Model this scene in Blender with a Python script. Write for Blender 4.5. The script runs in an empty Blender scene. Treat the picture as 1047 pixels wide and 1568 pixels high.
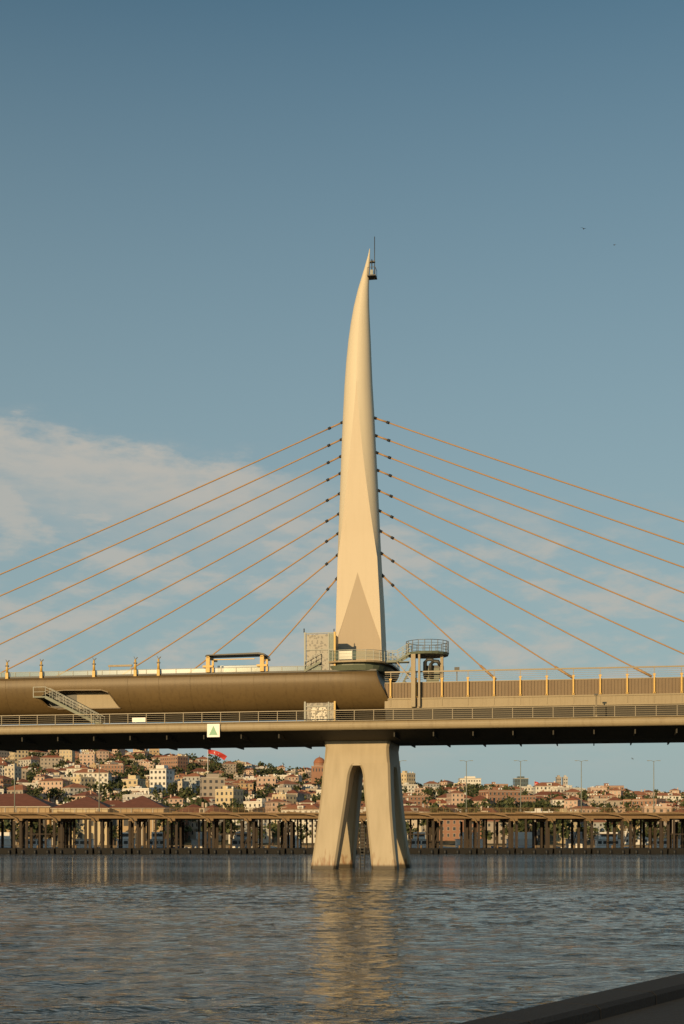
import bpy, math, random
import numpy as np
from mathutils import Vector, Matrix
random.seed(7)
sc = bpy.context.scene
R = math.radians
CAMH = 2.7

# ------------------------------------------------------------------ materials
def new_mat(name):
    m = bpy.data.materials.new(name); m.use_nodes = True
    nt = m.node_tree
    return m, nt, nt.nodes["Principled BSDF"]

def mat(name, col, rough=0.6, var=0.18, scale=0.6, metal=0.0, streak=0.0, streak_col=(0.12,0.06,0.03), fine=0.0):
    m, nt, b = new_mat(name)
    N, L = nt.nodes, nt.links
    tc = N.new("ShaderNodeTexCoord")
    no = N.new("ShaderNodeTexNoise"); no.inputs["Scale"].default_value = scale; no.inputs["Detail"].default_value = 6
    L.new(tc.outputs["Object"], no.inputs["Vector"])
    mx = N.new("ShaderNodeMix"); mx.data_type = 'RGBA'
    mx.inputs[6].default_value = tuple(c*(1-var) for c in col)+(1,)
    mx.inputs[7].default_value = tuple(min(1, c*(1+var)) for c in col)+(1,)
    L.new(no.outputs["Fac"], mx.inputs[0])
    out = mx.outputs[2]
    if streak > 0:
        mp = N.new("ShaderNodeMapping"); mp.inputs["Scale"].default_value = (2.2, 2.2, 0.12)
        L.new(tc.outputs["Object"], mp.inputs["Vector"])
        n2 = N.new("ShaderNodeTexNoise"); n2.inputs["Scale"].default_value = 1.5; n2.inputs["Detail"].default_value = 8
        L.new(mp.outputs[0], n2.inputs["Vector"])
        mr = N.new("ShaderNodeMapRange"); mr.inputs[1].default_value = 0.5; mr.inputs[2].default_value = 0.8
        mr.inputs[4].default_value = streak
        L.new(n2.outputs["Fac"], mr.inputs[0])
        m2 = N.new("ShaderNodeMix"); m2.data_type = 'RGBA'; m2.inputs[7].default_value = tuple(streak_col)+(1,)
        L.new(mr.outputs[0], m2.inputs[0]); L.new(out, m2.inputs[6])
        out = m2.outputs[2]
    L.new(out, b.inputs["Base Color"])
    b.inputs["Roughness"].default_value = rough
    b.inputs["Metallic"].default_value = metal
    if fine > 0:
        n3 = N.new("ShaderNodeTexNoise"); n3.inputs["Scale"].default_value = scale*12
        L.new(tc.outputs["Object"], n3.inputs["Vector"])
        bp = N.new("ShaderNodeBump"); bp.inputs["Strength"].default_value = fine; bp.inputs["Distance"].default_value = 0.03
        L.new(n3.outputs["Fac"], bp.inputs["Height"]); L.new(bp.outputs[0], b.inputs["Normal"])
    return m

M = {}
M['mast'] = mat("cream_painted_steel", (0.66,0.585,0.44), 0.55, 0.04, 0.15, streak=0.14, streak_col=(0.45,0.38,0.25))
M['mast2'] = mat("cream_steel_facet_shade", (0.60,0.51,0.375), 0.6, 0.04, 0.15, streak=0.14, streak_col=(0.42,0.34,0.22))  # same cream paint, slightly darkened: the long facet's shading put into the colour
M['mast3'] = mat("cream_steel_triangle_shade", (0.43,0.35,0.25), 0.65, 0.05, 0.15, streak=0.15, streak_col=(0.33,0.26,0.17))  # cream paint again, darker still: shade of the lower triangle painted in
M['hull'] = mat("bronze_hull_paint", (0.15,0.10,0.040), 0.5, 0.18, 0.25, streak=0.5, streak_col=(0.07,0.043,0.018))
M['fascia'] = mat("beige_deck_paint", (0.33,0.265,0.16), 0.55, 0.12, 0.4, streak=0.4, streak_col=(0.16,0.11,0.06))
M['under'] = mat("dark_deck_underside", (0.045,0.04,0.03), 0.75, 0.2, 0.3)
M['rail'] = mat("railing_steel", (0.30,0.25,0.165), 0.5, 0.1, 2)
M['darkrail'] = mat("dark_steel", (0.05,0.05,0.045), 0.5, 0.2, 2)
M['barrier'] = mat("noise_barrier_panel", (0.20,0.14,0.08), 0.6, 0.15, 1.0, streak=0.3)
M['yellow'] = mat("ochre_post_paint", (0.66,0.42,0.10), 0.5, 0.12, 2)
M['cable'] = mat("cable_sheath", (0.42,0.25,0.10), 0.5, 0.05, 0.2)
M['black'] = mat("black_rubber", (0.02,0.02,0.02), 0.6, 0.2, 3)
M['white'] = mat("white_paint", (0.78,0.76,0.72), 0.4, 0.06, 1)
M['green'] = mat("green_sign_paint", (0.03,0.28,0.14), 0.4, 0.06, 1)
M['greensteel'] = mat("greenish_platform_steel", (0.13,0.155,0.11), 0.5, 0.15, 1)
M['grey'] = mat("grey_galvanised", (0.25,0.27,0.24), 0.45, 0.12, 2)
M['red'] = mat("flag_red", (0.5,0.04,0.03), 0.7, 0.08, 1)

def leg_mat():
    m, nt, b = new_mat("pylon_leg_paint"); N, L = nt.nodes, nt.links
    tc = N.new("ShaderNodeTexCoord")
    sp = N.new("ShaderNodeSeparateXYZ"); L.new(tc.outputs["Object"], sp.inputs[0])
    mp = N.new("ShaderNodeMapping"); mp.inputs["Scale"].default_value = (3,3,0.35); L.new(tc.outputs["Object"], mp.inputs[0])
    n = N.new("ShaderNodeTexNoise"); n.inputs["Scale"].default_value = 1.2; n.inputs["Detail"].default_value = 8; L.new(mp.outputs[0], n.inputs[0])
    a = N.new("ShaderNodeMapRange"); a.inputs[1].default_value = 3.4; a.inputs[2].default_value = 0.0; a.inputs[3].default_value = -0.25; a.inputs[4].default_value = 0.24
    L.new(sp.outputs[2], a.inputs[0])
    ad = N.new("ShaderNodeMath"); ad.operation='ADD'; L.new(a.outputs[0], ad.inputs[0]); L.new(n.outputs["Fac"], ad.inputs[1])
    r = N.new("ShaderNodeMapRange"); r.inputs[1].default_value = 0.6; r.inputs[2].default_value = 0.80; r.inputs[4].default_value = 0.85; L.new(ad.outputs[0], r.inputs[0])
    n2 = N.new("ShaderNodeTexNoise"); n2.inputs["Scale"].default_value = 0.5; n2.inputs["Detail"].default_value = 6; L.new(mp.outputs[0], n2.inputs[0])
    c = N.new("ShaderNodeMix"); c.data_type='RGBA'; c.inputs[6].default_value=(0.34,0.28,0.185,1); c.inputs[7].default_value=(0.52,0.44,0.31,1); L.new(n2.outputs["Fac"], c.inputs[0])
    k = N.new("ShaderNodeMix"); k.data_type='RGBA'; k.inputs[7].default_value=(0.24,0.11,0.045,1); L.new(r.outputs[0], k.inputs[0]); L.new(c.outputs[2], k.inputs[6])
    wl = N.new("ShaderNodeMapRange"); wl.inputs[1].default_value = 0.5; wl.inputs[2].default_value = 0.25; L.new(sp.outputs[2], wl.inputs[0])
    k2 = N.new("ShaderNodeMix"); k2.data_type='RGBA'; k2.inputs[7].default_value=(0.06,0.045,0.025,1); L.new(wl.outputs[0], k2.inputs[0]); L.new(k.outputs[2], k2.inputs[6])
    L.new(k2.outputs[2], b.inputs["Base Color"]); b.inputs["Roughness"].default_value = 0.6
    return m
M['leg'] = leg_mat()

def glass_mat():
    m, nt, b = new_mat("green_tinted_glass")
    b.inputs["Base Color"].default_value = (0.20,0.28,0.23,1); b.inputs["Roughness"].default_value = 0.15
    b.inputs["Alpha"].default_value = 0.4
    return m
M['glass'] = glass_mat()

def pattern_mat(name, ca, cb, scale, th):
    m, nt, b = new_mat(name); N, L = nt.nodes, nt.links
    tc = N.new("ShaderNodeTexCoord")
    v = N.new("ShaderNodeTexVoronoi"); v.inputs["Scale"].default_value = scale; L.new(tc.outputs["Object"], v.inputs["Vector"])
    n = N.new("ShaderNodeTexNoise"); n.inputs["Scale"].default_value = scale*0.6; L.new(tc.outputs["Object"], n.inputs["Vector"])
    mu = N.new("ShaderNodeMath"); mu.operation='MULTIPLY'; L.new(v.outputs["Distance"], mu.inputs[0]); L.new(n.outputs["Fac"], mu.inputs[1])
    r = N.new("ShaderNodeMapRange"); r.inputs[1].default_value = th; r.inputs[2].default_value = th+0.02; L.new(mu.outputs[0], r.inputs[0])
    c = N.new("ShaderNodeMix"); c.data_type='RGBA'; c.inputs[6].default_value = ca+(1,); c.inputs[7].default_value = cb+(1,)
    L.new(r.outputs[0], c.inputs[0]); L.new(c.outputs[2], b.inputs["Base Color"]); b.inputs["Roughness"].default_value = 0.4
    return m
M['perf'] = pattern_mat("perforated_panel", (0.02,0.02,0.018), (0.17,0.16,0.13), 3.6, 0.2)
M['perfw'] = pattern_mat("printed_glass_panel", (0.02,0.02,0.015), (0.55,0.51,0.42), 4.2, 0.22)

# ------------------------------------------------------------------ mesh builder
class MB:
    def __init__(s): s.v=[]; s.f=[]; s.m=[]; s.sm=[]; s.mats=[]; s.sharp=set()
    def mi(s, key):
        mt = M[key] if isinstance(key,str) else key
        if mt not in s.mats: s.mats.append(mt)
        return s.mats.index(mt)
    def face(s, pts, key, smooth=False):
        i=len(s.v); s.v += [tuple(p) for p in pts]
        s.f.append(tuple(range(i,i+len(pts)))); s.m.append(s.mi(key)); s.sm.append(smooth)
    def box(s, x0,x1,y0,y1,z0,z1, key, mtx=None):
        p=[Vector((x,y,z)) for z in (z0,z1) for y in (y0,y1) for x in (x0,x1)]
        if mtx: p=[mtx@q for q in p]
        i=len(s.v); s.v += [tuple(q) for q in p]; k=s.mi(key)
        for f in ((0,2,3,1),(4,5,7,6),(0,1,5,4),(2,6,7,3),(0,4,6,2),(1,3,7,5)):
            s.f.append(tuple(i+j for j in f)); s.m.append(k); s.sm.append(False)
    def beam(s, a, b, w, h, key):
        a,b=Vector(a),Vector(b); d=b-a; L=d.length
        q=d.to_track_quat('X','Z').to_matrix().to_4x4(); q.translation=a
        s.box(0,L,-w/2,w/2,-h/2,h/2,key,q)
    def tube(s, pts, r, key, n=8, caps=True, smooth=True):
        pts=[Vector(p) for p in pts]
        rs = r if isinstance(r,(list,tuple)) else [r]*len(pts)
        rings=[]
        for i,p in enumerate(pts):
            d = (pts[min(i+1,len(pts)-1)]-pts[max(i-1,0)]).normalized()
            up = Vector((0,0,1)) if abs(d.z)<0.95 else Vector((0,1,0))
            a=d.cross(up).normalized(); b=a.cross(d)
            rings.append([p+(a*math.cos(t)+b*math.sin(t))*rs[i] for t in [2*math.pi*j/n for j in range(n)]])
        s.loft(rings,key,smooth,caps)
    def loft(s, rings, key, smooth=False, caps=True, keys=None):
        i=len(s.v); n=len(rings[0])
        for r in rings: s.v += [tuple(p) for p in r]
        k=s.mi(key)
        for a in range(len(rings)-1):
            for j in range(n):
                j2=(j+1)%n
                s.f.append((i+a*n+j,i+a*n+j2,i+(a+1)*n+j2,i+(a+1)*n+j)); s.m.append(s.mi(keys(a,j)) if keys else k); s.sm.append(smooth)
        if caps:
            s.f.append(tuple(i+j for j in reversed(range(n)))); s.m.append(k); s.sm.append(False)
            q=i+(len(rings)-1)*n
            s.f.append(tuple(q+j for j in range(n))); s.m.append(k); s.sm.append(False)
        return i
    def mesh(s, name):
        me=bpy.data.meshes.new(name); me.from_pydata(s.v,[],s.f)
        for m in s.mats: me.materials.append(m)
        me.polygons.foreach_set("material_index", s.m); me.polygons.foreach_set("use_smooth", s.sm)
        if s.sharp:
            for e in me.edges:
                if tuple(sorted(e.vertices)) in s.sharp: e.use_edge_sharp=True
        me.update()
        return me
    def build(s, name, parent=None, frame=None):
        o=bpy.data.objects.new(name, s.mesh(name)); sc.collection.objects.link(o)
        if parent: o.parent=parent
        elif frame: o.location=frame[0]; o.rotation_euler=(0,0,frame[1])
        return o

def fixn(o):
    import bmesh
    bm=bmesh.new(); bm.from_mesh(o.data); bmesh.ops.recalc_face_normals(bm,faces=bm.faces); bm.to_mesh(o.data); bm.free()

def empty(name, loc=(0,0,0), rot=0):
    e=bpy.data.objects.new(name,None); e.location=loc; e.rotation_euler=(0,0,rot); sc.collection.objects.link(e); return e

# ------------------------------------------------------------------ main bridge (local frame: u along, v across, z up)
BL=(2.2,150,0); BR=R(-10); FR=(BL,BR)
bridge=empty("cable_stayed_bridge",BL,BR)
U=lambda px:(px-555.4)*0.07
Z=lambda y:2.7+(1290-y)*0.0689

# mast -----------------------------------------------------------------
prof=[(382,565.5,566.3),(392,563.3,566.3),(400,561,566.3),(412,557.5,566),(425,553.5,565),(445,547.5,564.6),(470,541.5,565),(495,537,566),(520,533.5,567.2),
      (555,530,568.5),(590,527.5,570),(640,525,573),(700,522.5,576),(760,520.5,579),(810,518.6,581.2),(858,517,583.5),(880,516.4,584.8),(930,515,588),(985,514,590.5),
      (1000,513.7,591),(1040,510,594),(1100,505,599)]
def interp(tab,x,k):
    for a,b in zip(tab,tab[1:]):
        if a[0]<=x<=b[0]:
            t=(x-a[0])/(b[0]-a[0]); return a[k]+(b[k]-a[k])*t
    return tab[-1][k] if x>tab[-1][0] else tab[0][k]
ys=sorted(set([p[0] for p in prof]+list(range(382,1101,12))+[588,592,857,859,879,881]))
mb=MB(); rings=[]
for y in ys:
    l,r=U(interp(prof,y,1)),U(interp(prof,y,2)); c=(l+r)/2; a=(r-l)/2
    b=a*0.95
    fw=max(0.02, min(0.90,(y-590)/(858-590)*0.90)) if y>590 else 0.02
    ph=math.asin(fw)
    vf=-b*max(0.62,math.cos(ph))
    f2=0.0; d2=0.0
    if y>880:
        t=min(1,(y-880)/105); f2=t*0.90*0.97; d2=0.04*t
    f2=max(f2,0.004); 
    f2=min(f2,fw*0.97)
    z=Z(y)
    ring=[(c-a*fw,vf,z),(c-a*f2,vf,z),(c-a*f2*0.99,vf+d2,z),(c+a*f2*0.99,vf+d2,z),(c+a*f2,vf,z),(c+a*fw,vf,z)]
    n=26
    for j in range(1,n):
        t=ph+(2*math.pi-2*ph)*j/n
        vv=-b*math.cos(t)
        ring.append((c+a*math.sin(t),max(vv,vf),z))
    rings.append(ring)
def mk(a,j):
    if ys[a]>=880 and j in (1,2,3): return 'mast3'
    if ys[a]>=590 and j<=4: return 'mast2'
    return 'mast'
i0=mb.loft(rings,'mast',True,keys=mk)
n=len(rings[0])
for k in range(len(rings)-1):
    if ys[k]>=588:
        for j in (0,5): mb.sharp.add((i0+k*n+j,i0+(k+1)*n+j))
    if ys[k]>=879:
        for j in (1,2,3,4): mb.sharp.add((i0+k*n+j,i0+(k+1)*n+j))
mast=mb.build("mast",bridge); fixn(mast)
mb=MB()
zt=Z(425)
mb.tube([(1.25,0,zt-0.3),(1.25,0,Z(364))],0.04,'darkrail',6)
mb.tube([(1.0,-0.3,zt),(1.0,-0.3,Z(400))],0.05,'darkrail',6)
mb.box(0.55,1.45,-0.6,0.6,zt-0.1,zt,'darkrail')
for x in (0.6,1.4):
    for v in (-0.55,0.55): mb.box(x-0.02,x+0.02,v-0.02,v+0.02,zt,zt+0.8,'darkrail')
for zz in (0.8,):
    mb.box(0.6,1.4,-0.57,-0.53,zt+zz-0.02,zt+zz+0.02,'darkrail'); mb.box(1.38,1.42,-0.55,0.55,zt+zz-0.02,zt+zz+0.02,'darkrail')
mb.box(0.85,1.15,-0.5,-0.1,zt+0.05,zt+0.55,'grey'); mb.box(0.75,1.3,-0.2,0.15,Z(403.5),Z(401.5),'darkrail')
mb.build("tip_antenna",bridge)

# legs ------------------------------------------------------------------
def chamf(u0,u1,v0,v1,z,c):
    return [(u0+c,v0,z),(u1-c,v0,z),(u1,v0+c,z),(u1,v1-c,z),(u1-c,v1,z),(u0+c,v1,z),(u0,v1-c,z),(u0,v0+c,z)]
mb=MB()
zs=[-3,0,2,4,6,8,9,9.6,10.0,10.3,10.55,10.75,10.85]
for su in (-1,1):
    for sv in (-1,1):
        rg=[]
        for z in zs:
            t=max(0,z)/11
            uo=4.45-1.0*t-0.25*math.sin(t*math.pi)*0.6
            ui=1.85-1.08*min(1,z/8.6) if z>0 else 1.85
            if z>8.6:
                q=(z-8.6)/(10.86-8.6); ui=0.77*math.sqrt(max(0,1-q*q))
            vo=6.1-1.9*t; vi=4.0-2.4*min(1,z/8.6) if z>0 else 4.0
            if z>8.6: vi=1.6*math.sqrt(max(0,1-((z-8.6)/(10.86-8.6))**2))
            a,b=sorted((su*ui,su*uo)); c_,d=sorted((sv*vi,sv*vo))
            rg.append(chamf(a,b,c_,d,z,0.22))
        mb.loft(rg,'leg')
rg=[chamf(-3.45,3.45,-4.2,4.2,10.6,0.25),chamf(-3.35,3.35,-4.1,4.1,11.6,0.25),chamf(-3.3,3.3,-3.95,3.95,12.4,0.25),chamf(-3.5,3.5,-3.9,3.9,13.6,0.25)]
mb.loft(rg,'leg')
legs=mb.build("pylon_legs",bridge); fixn(legs)
mb=MB()
for u in (0.25,0.7): mb.tube([(u,-3.2,-0.5),(u,-3.2,4.6)],0.05,'darkrail',6)
for k in range(14): mb.box(0.25,0.7,-3.22,-3.18,0.2+k*0.32,0.24+k*0.32,'darkrail')
mb.build("access_ladder",bridge)

# deck ------------------------------------------------------------------
E0,E1=-210,210
def extr(mb, sec, u0, u1, key, smooth=False):
    mb.loft([[(u,p[0],p[1]) for p in sec] for u in (u0,u1)],key,smooth)
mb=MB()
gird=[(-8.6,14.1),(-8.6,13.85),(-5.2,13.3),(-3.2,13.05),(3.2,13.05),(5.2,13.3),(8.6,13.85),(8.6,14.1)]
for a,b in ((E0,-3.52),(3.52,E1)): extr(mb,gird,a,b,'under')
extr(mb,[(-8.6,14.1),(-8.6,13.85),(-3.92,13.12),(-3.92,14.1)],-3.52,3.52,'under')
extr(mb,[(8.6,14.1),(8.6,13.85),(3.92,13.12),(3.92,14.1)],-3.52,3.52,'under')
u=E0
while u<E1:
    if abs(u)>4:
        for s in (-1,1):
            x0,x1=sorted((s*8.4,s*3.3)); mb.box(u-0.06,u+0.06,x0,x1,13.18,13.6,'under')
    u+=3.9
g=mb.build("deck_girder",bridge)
mb=MB()
for s in (-1,1):
    sec=[(s*(9.0+0.32*math.cos(t)), 14.3+0.44*math.sin(t)) for t in [math.pi*(-0.5+k/8) for k in range(9)]]+[(s*8.6,14.72),(s*8.6,13.88)]
    extr(mb,sec,E0,E1,'fascia')
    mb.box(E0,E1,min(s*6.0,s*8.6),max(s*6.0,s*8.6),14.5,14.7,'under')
    mb.box(E0,E1,min(s*9.02,s*9.36),max(s*9.02,s*9.36),14.74,14.80,'rail')
w=mb.build("walkway_edge",bridge); fixn(w)
mb=MB()
for s in (-1,1):
    v=s*9.05
    mb.box(E0,E1,v-0.04,v+0.04,15.78,15.86,'rail')
    for zz in (15.0,15.2,15.4,15.6): mb.box(E0,E1,v-0.012,v+0.012,zz,zz+0.025,'rail')
    u=E0
    while u<E1:
        mb.box(u-0.03,u+0.03,v-0.04,v+0.04,14.8,15.8,'rail'); u+=1.95
mb.build("walkway_railing",bridge)
def metro(u0,u1,name):
    mb=MB()
    for s in (-1,1):
        v0,v1=sorted((s*5.6,s*6.0))
        mb.box(u0,u1,v0,v1,16.25,17.2,'fascia')
        v0,v1=sorted((s*5.97,s*6.08)); mb.box(u0,u1,v0,v1,17.1,17.24,'fascia'); mb.box(u0,u1,v0,v1,16.2,16.32,'fascia')
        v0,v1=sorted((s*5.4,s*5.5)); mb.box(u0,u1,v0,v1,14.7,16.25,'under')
        v0,v1=sorted((s*5.78,s*5.84)); mb.box(u0,u1,v0,v1,17.24,18.75,'barrier')
        u=u0
        while u<u1:
            a,b=sorted((s*5.84,s*5.92)); mb.box(u-0.03,u+0.03,a,b,17.24,18.75,'barrier'); u+=0.325
        a,b=sorted((s*5.8,s*5.9)); mb.box(u0,u1,a,b,18.75,18.84,'rail'); mb.box(u0,u1,a,b,19.80,19.95,'rail')
        for zz in (19.05,19.25,19.45,19.65): mb.box(u0,u1,s*5.85-0.015,s*5.85+0.015,zz,zz+0.025,'rail')
        u=u0+0.6
        while u<u1:
            mb.box(u-0.035,u+0.035,s*5.85-0.03,s*5.85+0.03,17.24,19.85,'rail')
            a,b=sorted((s*6.0,s*6.14))
            mb.box(u-0.08,u+0.08,a,b,17.3,19.05,'yellow'); mb.box(u-0.13,u+0.13,a,b,19.05,19.2,'yellow'); mb.box(u-0.12,u+0.12,a,b,17.26,17.4,'yellow')
            a,b=sorted((s*5.6,s*6.05)); mb.box(u-0.04,u+0.04,a,b,16.4,17.1,'fascia')
            u+=2.6
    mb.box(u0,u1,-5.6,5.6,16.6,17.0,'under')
    for v in (-3.6,-2.1,2.1,3.6): mb.box(u0,u1,v-0.04,v+0.04,17.0,17.16,'darkrail')
    mb.build(name,bridge)
metro(3.2,E1,"metro_deck")
metro(E0,-82,"metro_deck_far")

# station hull
hs=[(-6.15,20.02),(-6.6,19.95),(-6.9,19.7),(-7.0,19.3),(-6.95,18.8),(-6.75,18.15),(-6.45,17.5),(-6.0,16.95),(-5.5,16.5),(-4.9,16.2),(-4.2,16.05),(-3,15.98)]
hs=hs+[(-a,b) for a,b in reversed(hs)]
mb=MB()
def ue(z): return 2.45+1.75*((20.02-z)/4.04)**1.3
us=[-82]+[-82+i*3.35 for i in range(1,25)]
rg=[[(u,p[0],p[1]) for p in hs] for u in us]
rg.append([(ue(p[1])-0.25,p[0],p[1]) for p in hs]); rg.append([(ue(p[1]),p[0]*0.985,18+(p[1]-18)*0.97) for p in hs])
mb.loft(rg,'hull',True)
hull=mb.build("station_hull",bridge); fixn(hull)
cut=MB(); poly=[(-33.3,17.75),(-32.9,18.15),(-32.0,18.45),(-30.5,18.6),(-26.4,18.55),(-25.7,18.3),(-25.2,17.6),(-24.7,16.75),(-31.6,16.75),(-32.6,17.0)]
cut.loft([[(p[0],-9,p[1]) for p in poly],[(p[0],-5.3,p[1]) for p in poly]],'hull')
co=cut.build("opening_cutter",bridge); fixn(co)
bm_=hull.modifiers.new("b",'BOOLEAN'); bm_.object=co; bm_.operation='DIFFERENCE'; bm_.solver='EXACT'
bpy.context.view_layer.update()
dg=bpy.context.evaluated_depsgraph_get()
nm=bpy.data.meshes.new_from_object(hull.evaluated_get(dg)); hull.modifiers.clear(); hull.data=nm
bpy.data.objects.remove(co)
for p in hull.data.polygons: p.use_smooth=True
try:
    hull.data.set_sharp_from_angle(angle=R(30))
except Exception as e: print(e)
mb=MB()
def hv(z):
    for a,b in zip(hs,hs[1:]):
        if b[1]<=z<=a[1]: return a[0]+(b[0]-a[0])*(a[1]-z)/(a[1]-b[1])
    return -6.9
for a,b in zip(poly,poly[1:]+poly[:1]): mb.beam((a[0],hv(a[1]),a[1]),(b[0],hv(b[1]),b[1]),0.2,0.1,'hull')
mb.box(-29.6,-24.9,-5.5,-5.35,16.7,18.4,'fascia')
mb.box(-33,-29.6,-5.5,-5.35,16.9,18.3,'darkrail')
u=-80.5
while u<2:
    for a,b in zip(hs[:10],hs[1:11]):
        if not (-34<u<-24): mb.beam((u,a[0]-0.0,a[1]),(u,b[0]-0.0,b[1]),0.02,0.04,'hull')
    u+=3.35
mb.build("hull_opening",bridge)
mb=MB()
for v in (-6.12,6.12):
    mb.box(-82,2.4,v-0.12,v+0.12,20.03,20.2,'darkrail')
    mb.box(-82,-3.3,v-0.025,v+0.025,20.22,20.62,'glass')
    mb.box(-82,-3.3,v-0.04,v+0.04,20.64,20.69,'grey')
    u=-81
    while u<-3.5:
        mb.box(u-0.03,u+0.03,v-0.05,v+0.05,20.2,20.7,'grey'); u+=1.6
mb.box(-82,2.4,-5.9,5.9,19.9,20.06,'grey')
mb.build("station_balustrade",bridge)

mb=MB()
a=Vector((-31.9,-7.35,17.85)); b=Vector((-25.9,-7.35,14.75))
for v in (-8.5,-7.3):
    mb.beam((a.x,v,a.z-0.1),(b.x,v,b.z-0.0),0.07,0.3,'greensteel')
    for zz in (0.35,0.65,0.95): mb.beam((a.x,v,a.z+zz),(b.x,v,b.z+zz),0.03,0.03 if zz<0.9 else 0.05,'grey')
    for k in range(9):
        t=k/8; p=a.lerp(b,t); mb.box(p.x-0.02,p.x+0.02,v-0.02,v+0.02,p.z,p.z+0.97,'grey')
for k in range(18):
    t=(k+0.5)/18; p=a.lerp(b,t); mb.box(p.x-0.17,p.x+0.17,-8.46,-7.34,p.z-0.03,p.z+0.02,'greensteel')
mb.box(-33.2,-31.9,-8.5,-6.2,17.7,17.85,'greensteel')
mb.beam((-33.2,-8.5,18.8),(-31.9,-8.5,18.8),0.05,0.06,'grey'); mb.beam((-33.2,-8.5,18.3),(-31.9,-8.5,18.3),0.04,0.04,'grey')
mb.box(-33.24,-33.16,-8.54,-8.46,17.7,18.84,'grey')
mb.build("walkway_staircase",None,FR)

mb=MB()
def rr(cx,cy,a,b,z,n=28,e=3.2):
    o=[]
    for k in range(n):
        t=2*math.pi*k/n; c,s=math.cos(t),math.sin(t)
        o.append((cx+a*math.copysign(abs(c)**(2/e),c),cy+b*math.copysign(abs(s)**(2/e),s),z))
    return o
mb.loft([rr(0,0,3.3,6.5,20.1),rr(0,0,3.5,6.7,20.5),rr(0,0,3.55,6.75,20.6)],'greensteel')
mb.loft([rr(0,0,3.65,6.85,20.9),rr(0,0,3.65,6.85,21.08)],'fascia')
mb.loft([rr(0,0,3.0,6.2,20.6),rr(0,0,3.0,6.2,20.9)],'greensteel')
def railring(mb,pts,z,h,key,bars=(0.35,0.7),post=1,closed=True,r=0.03,glass=False):
    n=len(pts)
    for k in range(n if closed else n-1):
        p,q=pts[k],pts[(k+1)%n]
        mb.beam((p[0],p[1],p[2]+h),(q[0],q[1],q[2]+h),0.05,0.05,key)
        for bz in bars: mb.beam((p[0],p[1],p[2]+bz),(q[0],q[1],q[2]+bz),0.025,0.03,key)
        if glass: mb.face([(p[0],p[1],p[2]+0.1),(q[0],q[1],q[2]+0.1),(q[0],q[1],q[2]+h-0.1),(p[0],p[1],p[2]+h-0.1)],'glass')
    for k in range(0,n,post):
        p=pts[k]; mb.box(p[0]-r,p[0]+r,p[1]-r,p[1]+r,p[2],p[2]+h,key)
railring(mb,rr(0,0,3.55,6.75,21.08),21.08,1.05,'grey',glass=True)
for v in (-6.3,-5.2):
    mb.beam((-5.0,v,20.15),(-3.4,v,21.0),0.08,0.25,'greensteel')
    for h in (0.5,0.95): mb.beam((-5.0,v,20.15+h),(-3.4,v,21.0+h),0.05,0.06,'grey')
    for k in range(4): 
        t=k/3; mb.box(-5+1.6*t-0.03,-5+1.6*t+0.03,v-0.03,v+0.03,20.15+.85*t,21.1+.85*t,'grey')
mb.build("mast_platform",bridge)

mb=MB()
cx,cy,rad=7.35,-4.6,2.15
pts=[(cx+rad*math.cos(t),cy+rad*math.sin(t),21.85) for t in [2*math.pi*k/20 for k in range(20)]]
mb.loft([[(p[0],p[1],21.6) for p in pts],[(cx+(p[0]-cx)*1.04,cy+(p[1]-cy)*1.04,21.85) for p in pts]],'greensteel')
railring(mb,pts,21.85,1.15,'darkrail',bars=(0.3,0.55,0.85))
for v in (-6.1,-5.0):
    mb.beam((3.4,v,20.95),(4.4,v,20.95),0.08,0.22,'greensteel'); mb.beam((4.4,v,20.95),(5.8,v,21.75),0.08,0.22,'greensteel')
    for h in (0.5,1.05):
        mb.beam((3.4,v,20.95+h),(4.4,v,20.95+h),0.05,0.06,'grey'); mb.beam((4.4,v,20.95+h),(5.8,v,21.75+h),0.05,0.06,'grey')
    for x,zz in ((3.5,20.95),(4.0,20.95),(4.5,21.0),(5.0,21.3),(5.5,21.6)): mb.box(x-0.03,x+0.03,v-0.03,v+0.03,zz,zz+1.1,'grey')
mb.box(3.4,5.6,-6.0,-5.1,20.85,20.95,'greensteel')
for x,w_ in ((6.15,0.22),(6.75,0.1)):
    mb.box(x-w_,x+w_,-6.5,-6.2,16.3,21.6,'fascia')
mb.box(8.75,9.05,-5.3,-5.0,17.2,21.6,'fascia')
for x,z0 in ((7.7,21.2),(8.3,21.0)):
    mb.tube([(x-0.5,-5.2,z0-1.7),(x-0.5,-5.2,z0-0.3),(x-0.2,-5.2,z0),(x+0.2,-5.2,z0-0.05),(x+0.4,-5.2,z0-0.4)],0.2,'darkrail',10)
mb.box(7.0,9.0,-4.9,-4.2,19.3,20.6,'darkrail'); mb.box(7.3,8.6,-4.95,-4.9,18.9,20.3,'greensteel')
mb.beam((4.4,-6,20.9),(6.1,-6.2,18.9),0.08,0.1,'fascia')
for k in range(9): mb.box(4.2+k*0.22,4.42+k*0.22,-5.6,-4.9,17.4+k*0.38,17.44+k*0.38,'darkrail')
mb.beam((4.2,-5.6,17.3),(6.1,-5.6,20.8),0.06,0.2,'greensteel'); mb.beam((4.2,-5.6,18.3),(6.1,-5.6,21.8),0.04,0.05,'grey')
mb.build("lookout_platform",None,FR)

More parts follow.
